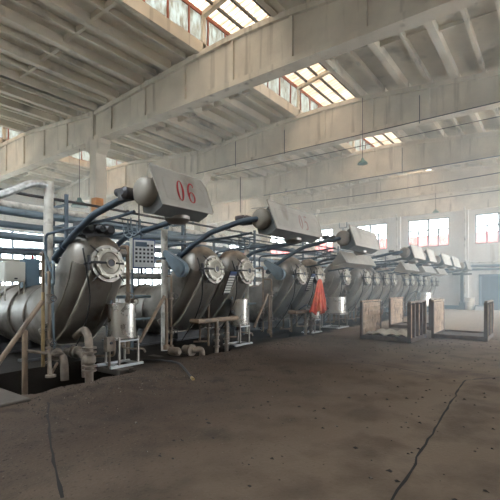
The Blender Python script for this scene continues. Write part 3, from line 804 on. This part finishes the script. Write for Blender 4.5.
tank(13.0, 7.0, .24, .48, .42, 'small stainless tank standing under the red cloth')
tank(15.25, 7.2, .46, .56, .66, 'widest stainless tank, past the red cloth')
tank(26.3, 6.5, .5, .5, .8, 'far stainless tank half hidden behind the timber crates')

# red cloth hanging from the machine
def cloth():
    m = MB(); nu, nv = 40, 30; rows = []
    for j in range(nv+1):
        f = j/nv; z = 1.92-1.18*f-.05*math.sin(f*3); half = .05+.50*f**.55; row = []
        for i in range(nu+1):
            s = i/nu*2-1; x = s*half-.42*f
            y = .05*math.sin(s*9+f*3)*f+.03*math.sin(s*21+1.7)*f-.14*f
            row.append(m.bm.verts.new((x, y, z+.06*math.sin(s*7+1)*f*f)))
        rows.append(row)
    for a, b in zip(rows, rows[1:]):
        for k in range(nu): m.bm.faces.new((a[k], a[k+1], b[k+1], b[k]))
    o = m.build('hanging_cloth', 'cloth'); o.location = (13.05, 6.72, 0)
    s = o.modifiers.new('thickness', 'SOLIDIFY'); s.thickness = .012
    tag(o, 'orange-red cloth draped over the front of the third machine', 'cloth')
cloth()

# hanging ochre bar hose on the floor
o = MB().tube(fillet([(5.55, 7.35, .03), (5.85, 6.9, .03), (5.75, 6.2, .08), (5.35, 5.6, .09), (5.05, 5.1, .03)], .4, 8), .022, 8).build('hose', 'blackrub')
tag(o, 'thin dark hose lying on the floor in front of the nearest tank', 'hose')
MB().tube([(5.05, 5.1, .03), (4.97, 4.98, .03)], .028, 8).build('nozzle', 'ochre', o)

# concrete kerb slabs at the near trench
for (x0, x1, y0, y1, rz, lb) in ((1.9, 2.72, 5.95, 7.6, .1, 'flat concrete cover slab at the near corner of the trench'), (4.75, 6.4, 6.75, 7.75, 0, 'concrete cover slab under the nearest round tank')):
    o = bev(MB().box(x0, x1, y0, y1, -.12, .035 if rz else -.0).build('cover_slab', 'yellow'), .02); tag(o, lb, 'slab', 'trench cover slabs')

# grit and lint on the floor
rnd = random.Random(3); g = MB()
for _ in range(2600):
    x = rnd.uniform(2.4, 12); y = 5.7+.04*(x-4)+rnd.gauss(0, .55)
    if y > 6.5+.03*(x-4): continue
    s = rnd.uniform(.005, .018); z = floor_z(x, y)
    if z < -.02: continue
    a = rnd.uniform(0, 6); p = [V3((x+s*math.cos(a+k*2.1), y+s*math.sin(a+k*2.1), z-.003)) for k in range(3)]; top = V3((x, y, z+s))
    for k in range(3): g.face([p[k], p[(k+1) % 3], top])
for _ in range(900):
    x = rnd.uniform(2.5, 16); y = rnd.uniform(-1, 6); s = rnd.uniform(.006, .026); z = floor_z(x, y)
    a = rnd.uniform(0, 6); p = [V3((x+s*math.cos(a+k*2.1), y+s*1.6*math.sin(a+k*2.1), z-.003)) for k in range(3)]; top = V3((x, y, z+s*.7))
    for k in range(3): g.face([p[k], p[(k+1) % 3], top])
tag(g.build('gravel', 'stone'), 'scattered grit and lint lying on the concrete floor', 'grit', kind='stuff')

# open joints in the floor screed
def joint(pts, w, label):
    m = MB(); P = []
    for (x0, y0), (x1, y1) in zip(pts, pts[1:]):
        n = max(2, int(math.hypot(x1-x0, y1-y0)/.18))
        for k in range(n): t = k/n; P.append((x0+(x1-x0)*t+rnd.uniform(-.015, .015), y0+(y1-y0)*t+rnd.uniform(-.015, .015)))
    P.append(pts[-1]); L = []; R = []
    for i, p in enumerate(P):
        a = P[max(0, i-1)]; b = P[min(len(P)-1, i+1)]; d = V3((b[0]-a[0], b[1]-a[1], 0)).normalized(); ww = w*rnd.uniform(.5, 1.3)
        L.append(V3((p[0]-d.y*ww, p[1]+d.x*ww, 0))); R.append(V3((p[0]+d.y*ww, p[1]-d.x*ww, 0)))
    for q in (L, R):
        for v in q: v.z = floor_z(v.x, v.y)+.004
    for k in range(len(P)-1):
        m.face([L[k], L[k+1], R[k+1], R[k]])
    o = m.build('trim_%d' % (20+joint.n), 'joint'); joint.n += 1; struct(o, label)
joint.n = 0
joint([(7.87, 1.26), (4.2, 1.05), (2.5, .95)], .013, 'dark open joint across the floor')
joint([(8.6, 4.2), (7.87, 1.26), (9.2, .3)], .014, 'thin open joint across the floor')
joint([(2.83, 5.69), (2.1, 4.2), (1.6, 3.0)], .014, 'cracked edge of the paler floor strip')

# ------------------------------------------------------------------ timber stillages
def stillage(x, y, w, d, label, rz=0., sheet=False, n=5, h=1.16):
    """origin at near right corner: w along +y, d along +x; boarded panels on both sides, dark posts outside"""
    t = thing('stillage', label, 'crate', (x, y, 0), rz, 'timber end-frame crates on the floor')
    m = MB(); m.box(0, .10, 0, w, .02, .14); m.box(d-.10, d, 0, w, .02, .14); m.box(0, d, 0, .1, 0, .12); m.box(0, d, w-.1, w, 0, .12)
    m.box(.05, d-.05, .1, w-.1, .06, .085); m.build('base_frame', 'wooddk', t)
    for side in (0, 1):
        y0 = w-.06 if side else .02
        m = MB(); k = 0; z = .14
        if side:
            while z < h-.1:
                hh = .135+.01*math.sin(k*2.3); m.box(.04, d-.04, y0+.004*(k % 2), y0+.026+.004*(k % 2), z, z+hh); z += hh+.008; k += 1
            m.build('board_panel', 'wood', t)
        ns = 2 if side else n
        for j in range(ns):
            xx = d*j/(ns-1)*(1-.10/d) if ns > 1 else 0
            ya = w-.02 if side else 0
            m = MB(); m.box(xx, xx+.10, ya-(.05 if side else 0), ya+(.02 if side else .10), .0, h-.02*(j % 2)); m.build('post', 'wooddk', t)
            if not side and j % 2 == 0:
                m = MB(); m.box(xx+.015, xx+.085, -.012, 0, .15, h-.06); m.build('wear_strip', 'wood', t)
        m = MB(); m.box(0, d, (w-.07 if side else .0), (w+.0 if side else .08), h, h+.05); m.build('top_rail', 'wood' if side else 'cast', t)
    if sheet:
        m = MB(); nx, ny = 26, 20; R = []
        for i in range(nx+1):
            R.append([m.bm.verts.new((.12+(d-.3)*i/nx, .15+(w-.3)*j/ny, .13+.05*abs(math.sin(i*.5+j*.3))+.06*abs(math.sin(j*.55-i*.15+.5))+.02*math.sin(i*1.9))) for j in range(ny+1)])
        for a, b in zip(R, R[1:]):
            for j in range(ny): m.bm.faces.new((a[j], b[j], b[j+1], a[j+1]))
        o = m.build('crumpled_sheet', 'sheetc'); o.location = (x, y, 0); o.rotation_euler = (0, 0, rz)
        o.modifiers.new('t', 'SOLIDIFY').thickness = .01
        tag(o, 'crumpled beige sheet lying on the base of the left front crate', 'sheet')
    return t
stillage(12.15, 3.35, 1.53, 1.75, 'timber crate with a crumpled beige sheet on its base', .0, True)
stillage(16.3, 3.75, 1.6, 1.75, 'timber crate standing behind the crate with the crumpled sheet')
stillage(13.85, 1.62, 1.56, 1.75, 'empty timber crate at the right, bare floor seen over its base', .02)

# ------------------------------------------------------------------ overhead services
def long_pipe(v, z, r, mt, label, u0=-4.5, u1=33.4, flanges=True):
    m = MB(); n = 20; m.tube([(u0+(u1-u0)*k/n, v, z-.02*(k % 2)) for k in range(n+1)], r, 12)
    o = m.build('overhead_pipe', mt); tag(o, label, 'pipe', 'long pipes running behind the machines')
    if flanges:
        f = MB(); f.lathe((0, v, z), (1, 0, 0), [(0, 0), (r*1.5, 0), (r*1.5, .06), (0, .06)], 14); fm_ = f.mesh('flange', mt)
        for k in range(7): put('flange', fm_, o, (u0+2.3+k*5.1, 0, 0))
for a in ((11.0, 4.05, .04, 'darkiron', 'thin dark pipe, topmost of the long pipes behind the machines'),
          (11.35, 3.78, .10, 'lag', 'long pipe in peeling pale lagging behind the machines, below the thin dark one'),
          (11.0, 3.55, .10, 'blue', 'thick blue-grey long pipe directly under the pale lagged pipe'),
          (11.3, 3.26, .085, 'blue', 'blue-grey long pipe, fourth from the top behind the machines'),
          (11.0, 2.93, .10, 'blue', 'thick blue-grey long pipe, fifth from the top behind the machines'),
          (11.3, 2.58, .09, 'blue', 'blue-grey long pipe, lowest of the thick ones behind the machines'),
          (11.0, 2.32, .04, 'lag', 'thin pale long pipe just below the thick blue ones'),
          (12.2, 2.05, .12, 'steel', 'wide dull steel pipe low behind the machines')): long_pipe(*a)
for k in range(8):
    u = 1.5+4.4*k
    t = thing('pipe_rack', 'steel pipe rack carrying the long pipes, %s' % ('beside the near kettle', 'behind the near kettle', 'behind hood 05', 'behind the red cloth', 'past the red cloth', 'behind the far kettles', 'near the end of the row', 'closest to the end wall')[k], 'pipe rack', (u, 11.2, 0), 0, 'racks under the long pipes')
    for y in (-.35, .4): MB().box(-.04, .04, y-.04, y+.04, 0, 4.2).build('post', 'bluedk', t)
    for z in (3.98, 3.42, 2.80, 2.26): MB().box(-.035, .035, -.4, .45, z-.1, z-.04).build('crossbar', 'bluedk', t)
# pale lagged risers with foil duct
t = thing('lagged_riser', 'pale lagged riser with a foil duct bending left from its top', 'pipe', (4.72, 9.5, 0))
MB().tube([(0, 0, 1.2), (.0, 0, 2.5), (.02, 0, 4.08)], .105, 16).build('riser', 'lag', t)
MB().tube(fillet([(0, 0, 4.0), (-.35, .0, 4.0), (-.7, .0, 3.78), (-1.1, .0, 3.55), (-2.6, .1, 3.3)], .3), .085, 14).build('duct', 'foil', t)
MB().tube([(0, 0, .0), (0, 0, 1.25)], .05, 10).build('support_post', 'bluedk', t)
for x, y, z, lb in ((6.95, 8.0, 3.1, 'pale lagged riser behind the keypad control panel'), (11.2, 8.6, 3.25, 'pale lagged riser to the right of hood 05 drum'), ):
    o = MB().tube([(x, y, .0), (x, y, z)], .085, 14).build('lagged_riser', 'lag'); tag(o, lb, 'pipe')
    MB().tube(fillet([(x, y, z-.05), (x+.1, y, z+.1), (x+1.2, y+1.5, z+.12)], .15), .06, 12).build('branch', 'blue', o)
# blue branch lines crossing above the kettles
def branch(pts, r, mt, label, f=.25):
    o = MB().tube(fillet(pts, f), r, 12).build('branch_pipe', mt); tag(o, label, 'pipe', 'branch pipes above the kettles'); return o
branch([(5.9, 9.2, 1.6), (5.9, 9.2, 2.95), (8.8, 8.9, 3.12), (10.2, 8.8, 3.16)], .085, 'blue', 'thick blue-grey pipe between hoods 06 and 05')
branch([(5.6, 8.3, 1.5), (5.6, 8.3, 2.45), (7.0, 8.6, 2.45)], .10, 'steel', 'steel cross pipe below the keypad control panel')
branch([(9.9, 8.6, 1.0), (9.9, 8.6, 2.75), (10.4, 7.6, 2.95), (14.5, 7.8, 3.0)], .06, 'bluedk', 'dark pipe passing under hood 05')
branch([(14.3, 8.4, 1.0), (14.3, 8.4, 2.5), (14.3, 6.9, 3.0)], .05, 'bluedk', 'dark pipe rising behind the red cloth')
branch([(10.6, 9.6, .3), (10.6, 9.6, 3.5), (10.6, 11.0, 3.5)], .05, 'blue', 'blue upright pipe between hood 05 and the red cloth')
branch([(7.7, 10, 1.0), (7.7, 10, 4.2), (10.2, 10.0, 4.5)], .022, 'darkiron', 'thin black pipe frame between hoods 06 and 05', .03)
branch([(9.6, 10, 1.0), (9.6, 10, 4.0), (8.4, 10.0, 3.95)], .022, 'darkiron', 'short thin black pipe frame behind hood 05', .03)
for k, u in enumerate((6.2, 10.6, 14.7, 17.2, 19.9, 23.1, 26.4, 29.6)):
    t = thing('valve_station', 'cluster of small pipes and valves %s' % ('under the keypad panel', 'left of the red cloth machine', 'right of the red cloth', 'beside the widest tank', 'behind the left front crate', 'among the far kettles', 'near the end of the row', 'closest to the end wall')[k], 'valves', (u, 8.4, 0), 0, 'valve stations between the machines')
    r2 = random.Random(k); 
    for j in range(4):
        x = -.35+.22*j; zt = r2.uniform(1.9, 2.8); y = r2.uniform(-.3, .4)
        MB().tube(fillet([(x, y, .0), (x, y, zt), (x+r2.uniform(-.1, .4), y+.8, zt+.05)], .08), r2.choice((.025, .035, .045)), 8).build('pipe', r2.choice(('blue', 'brownpipe', 'lag', 'darkiron')), t)
        z = r2.uniform(.8, 1.8); m = MB(); m.lathe((x, y, z), (0, 0, 1), [(0, 0), (.07, 0), (.07, .03), (.05, .05), (.05, .15), (.07, .17), (.07, .2), (0, .2)], 12)
        m.tube([(x, y, z+.1), (x, y-.15, z+.1)], .015, 6); m.torus((x, y-.15, z+.1), (0, 1, 0), .07, .012, 14, 6); m.build('valve', 'cast', t)
    z = r2.uniform(1.0, 2.2); MB().tube([(-.6, .1, z), (.7, .1, z)], .04, 8).tube([(-.6, -.1, z*.6), (.7, -.1, z*.6)], .035, 8).build('cross_pipe', 'blue', t)

# sagging cables and conduits across the hall
def cable(u0, v0, z0, u1, v1, z1, sag, r, label, mt='blackrub'):
    pts = []
    for k in range(17):
        f = k/16; pts.append((u0+(u1-u0)*f, v0+(v1-v0)*f, z0+(z1-z0)*f-sag*4*f*(1-f)))
    o = MB().tube(pts, r, 6).build('cable', mt); tag(o, label, 'cable', 'cables across the hall')
cable(16.6, 15, 7.75, 16.6, -3, 7.62, .05, .014, 'dark cable crossing the hall just past the second roof beam')
cable(20.0, 15, 6.5, 20.0, -3, 6.7, .22, .02, 'sagging blue-grey cable crossing the hall below the third roof beam', 'bluedk')
cable(15.2, 15, 7.58, 15.2, -3, 7.58, 0, .018, 'thin conduit clipped along the second roof beam')
cable(21.3, 15, 7.55, 21.3, -3, 7.55, 0, .022, 'thin conduit clipped along the third roof beam', 'bluedk')
cable(26.0, 18, 6.9, 26.0, -3, 7.05, .05, .022, 'blue-grey cable crossing the hall near the end wall', 'bluedk')
for k, (u, v, z0, z1) in enumerate(((15.24, 3.9, 7.5, 8.5), (15.24, 12.4, 7.5, 8.7), (21.3, 6.3, 7.5, 8.8), (15.24, 9.6, 7.55, 8.6), (12.6, 10.0, 4.6, 6.0))):
    o = MB().tube([(u, v, z0), (u, v, z1)], .018, 6).build('drop_rod', 'darkiron'); tag(o, 'thin dark rod on the side of a roof beam', 'rod', 'rods on the roof beams')

# pendant lamps
def lamp(x, y, z, s, ztop, label):
    t = thing('pendant_lamp', label, 'lamp', (x, y, z), 0, 'industrial pendant lamps')
    m = MB(); m.lathe((0, 0, 0), (0, 0, 1), [(s, 0), (s*.95, s*.15), (s*.6, s*.55), (s*.3, s*.75), (s*.22, s*1.1), (0, s*1.15)], 24); m.build('shade', 'lampg', t)
    MB().lathe((0, 0, s*.1), (0, 0, 1), [(0, 0), (s*.3, .02), (s*.3, s*.4), (0, s*.5)], 14).build('bulb', 'lampw', t)
    MB().tube([(0, 0, s*1.1), (0, 0, ztop-z)], .012, 6).build('cord', 'blackrub', t)
lamp(15.2, 6.0, 6.42, .20, 9.0, 'pendant lamp hanging from the second roof beam below the rooflight')
lamp(27.4, 6.05, 6.35, .2, 7.6, 'small pendant lamp near the end wall above the middle window')
lamp(9.5, 16.4, 5.1, .35, 7.6, 'green pendant lamp behind the near kettle, left of the column')
lamp(15.5, 15.4, 5.05, .22, 7.6, 'small pendant lamp behind hood 06')

# ------------------------------------------------------------------ haze in the hall
hz = MB(); hz.box(7.5, END-.02, WR+.02, VL-.02, -.5, 9.0)
hm = bpy.data.materials.new('steam_haze'); hm.use_nodes = True; nt = hm.node_tree; nt.nodes.clear()
o_ = nt.nodes.new('ShaderNodeOutputMaterial'); vs = nt.nodes.new('ShaderNodeVolumeScatter')
vs.inputs['Color'].default_value = (.66, .85, 1, 1); vs.inputs['Density'].default_value = .019; vs.inputs['Anisotropy'].default_value = .25
nt.links.new(vs.outputs[0], o_.inputs['Volume']); M['haze'] = hm
HAZE = hz.build('haze', 'haze'); tag(HAZE, 'thin bluish steam haze filling the whole hall', 'haze', kind='stuff')

# ------------------------------------------------------------------ light: overcast sky
w = bpy.data.worlds.new('overcast'); bpy.context.scene.world = w; w.use_nodes = True; nt = w.node_tree
bg = nt.nodes['Background']; bg.inputs[0].default_value = (.84, .93, 1, 1); bg.inputs[1].default_value = 9.6
sun = bpy.data.objects.new('sun', bpy.data.lights.new('sun', 'SUN')); C.objects.link(sun)
sun.data.energy = 3; sun.data.angle = math.radians(25); sun.data.color = (1, .93, .82); sun.rotation_euler = (math.radians(-38), math.radians(12), 0)
def portal(loc, rot, sx, sy):
    l = bpy.data.lights.new('sky_portal', 'AREA'); l.shape = 'RECTANGLE'; l.size = sx; l.size_y = sy; l.cycles.is_portal = True
    o = bpy.data.objects.new('sky_portal', l); C.objects.link(o); o.location = loc; o.rotation_euler = rot
portal((END+.4, 13, 6), (0, PI/2, 0), 2.3, 34)
portal((14, VL+.5, 3.6), (PI/2, 0, PI), 40, 4.2)
portal((14, WR-.5, 3.2), (PI/2, 0, 0), 40, 6.6)
def fix(o, tgt):
    o.rotation_euler = (V3(tgt)-o.location).to_track_quat('-Z', 'Y').to_euler()
for o in list(C.objects):
    if o.name.startswith('sky_portal'):
        l = o.location
        fix(o, (l.x-1, l.y, l.z) if l.x > END else (l.x, l.y-1, l.z) if l.y > VL else (l.x, l.y+1, l.z))
        if l.x > END: o.data.size, o.data.size_y = 36, 2.4

# ------------------------------------------------------------------ camera
A = math.atan(306/405)
cam = bpy.data.cameras.new('camera'); co = bpy.data.objects.new('camera', cam); C.objects.link(co)
co.location = (0, 0, 1.6); co.rotation_euler = (PI/2, 0, A-PI/2)
cam.sensor_width = 36; cam.lens = 36*405/500; cam.shift_y = 38/500; cam.clip_end = 400
sc = bpy.context.scene; sc.camera = co
sc.view_settings.view_transform = 'Standard'; sc.view_settings.look = 'None'; sc.view_settings.gamma = 1; sc.view_settings.exposure = 0.95
cy = sc.cycles; cy.max_bounces = 10; cy.diffuse_bounces = 5; cy.glossy_bounces = 4; cy.transmission_bounces = 6; cy.transparent_max_bounces = 12; cy.volume_bounces = 1
cy.use_denoising = True; cy.sample_clamp_indirect = 6
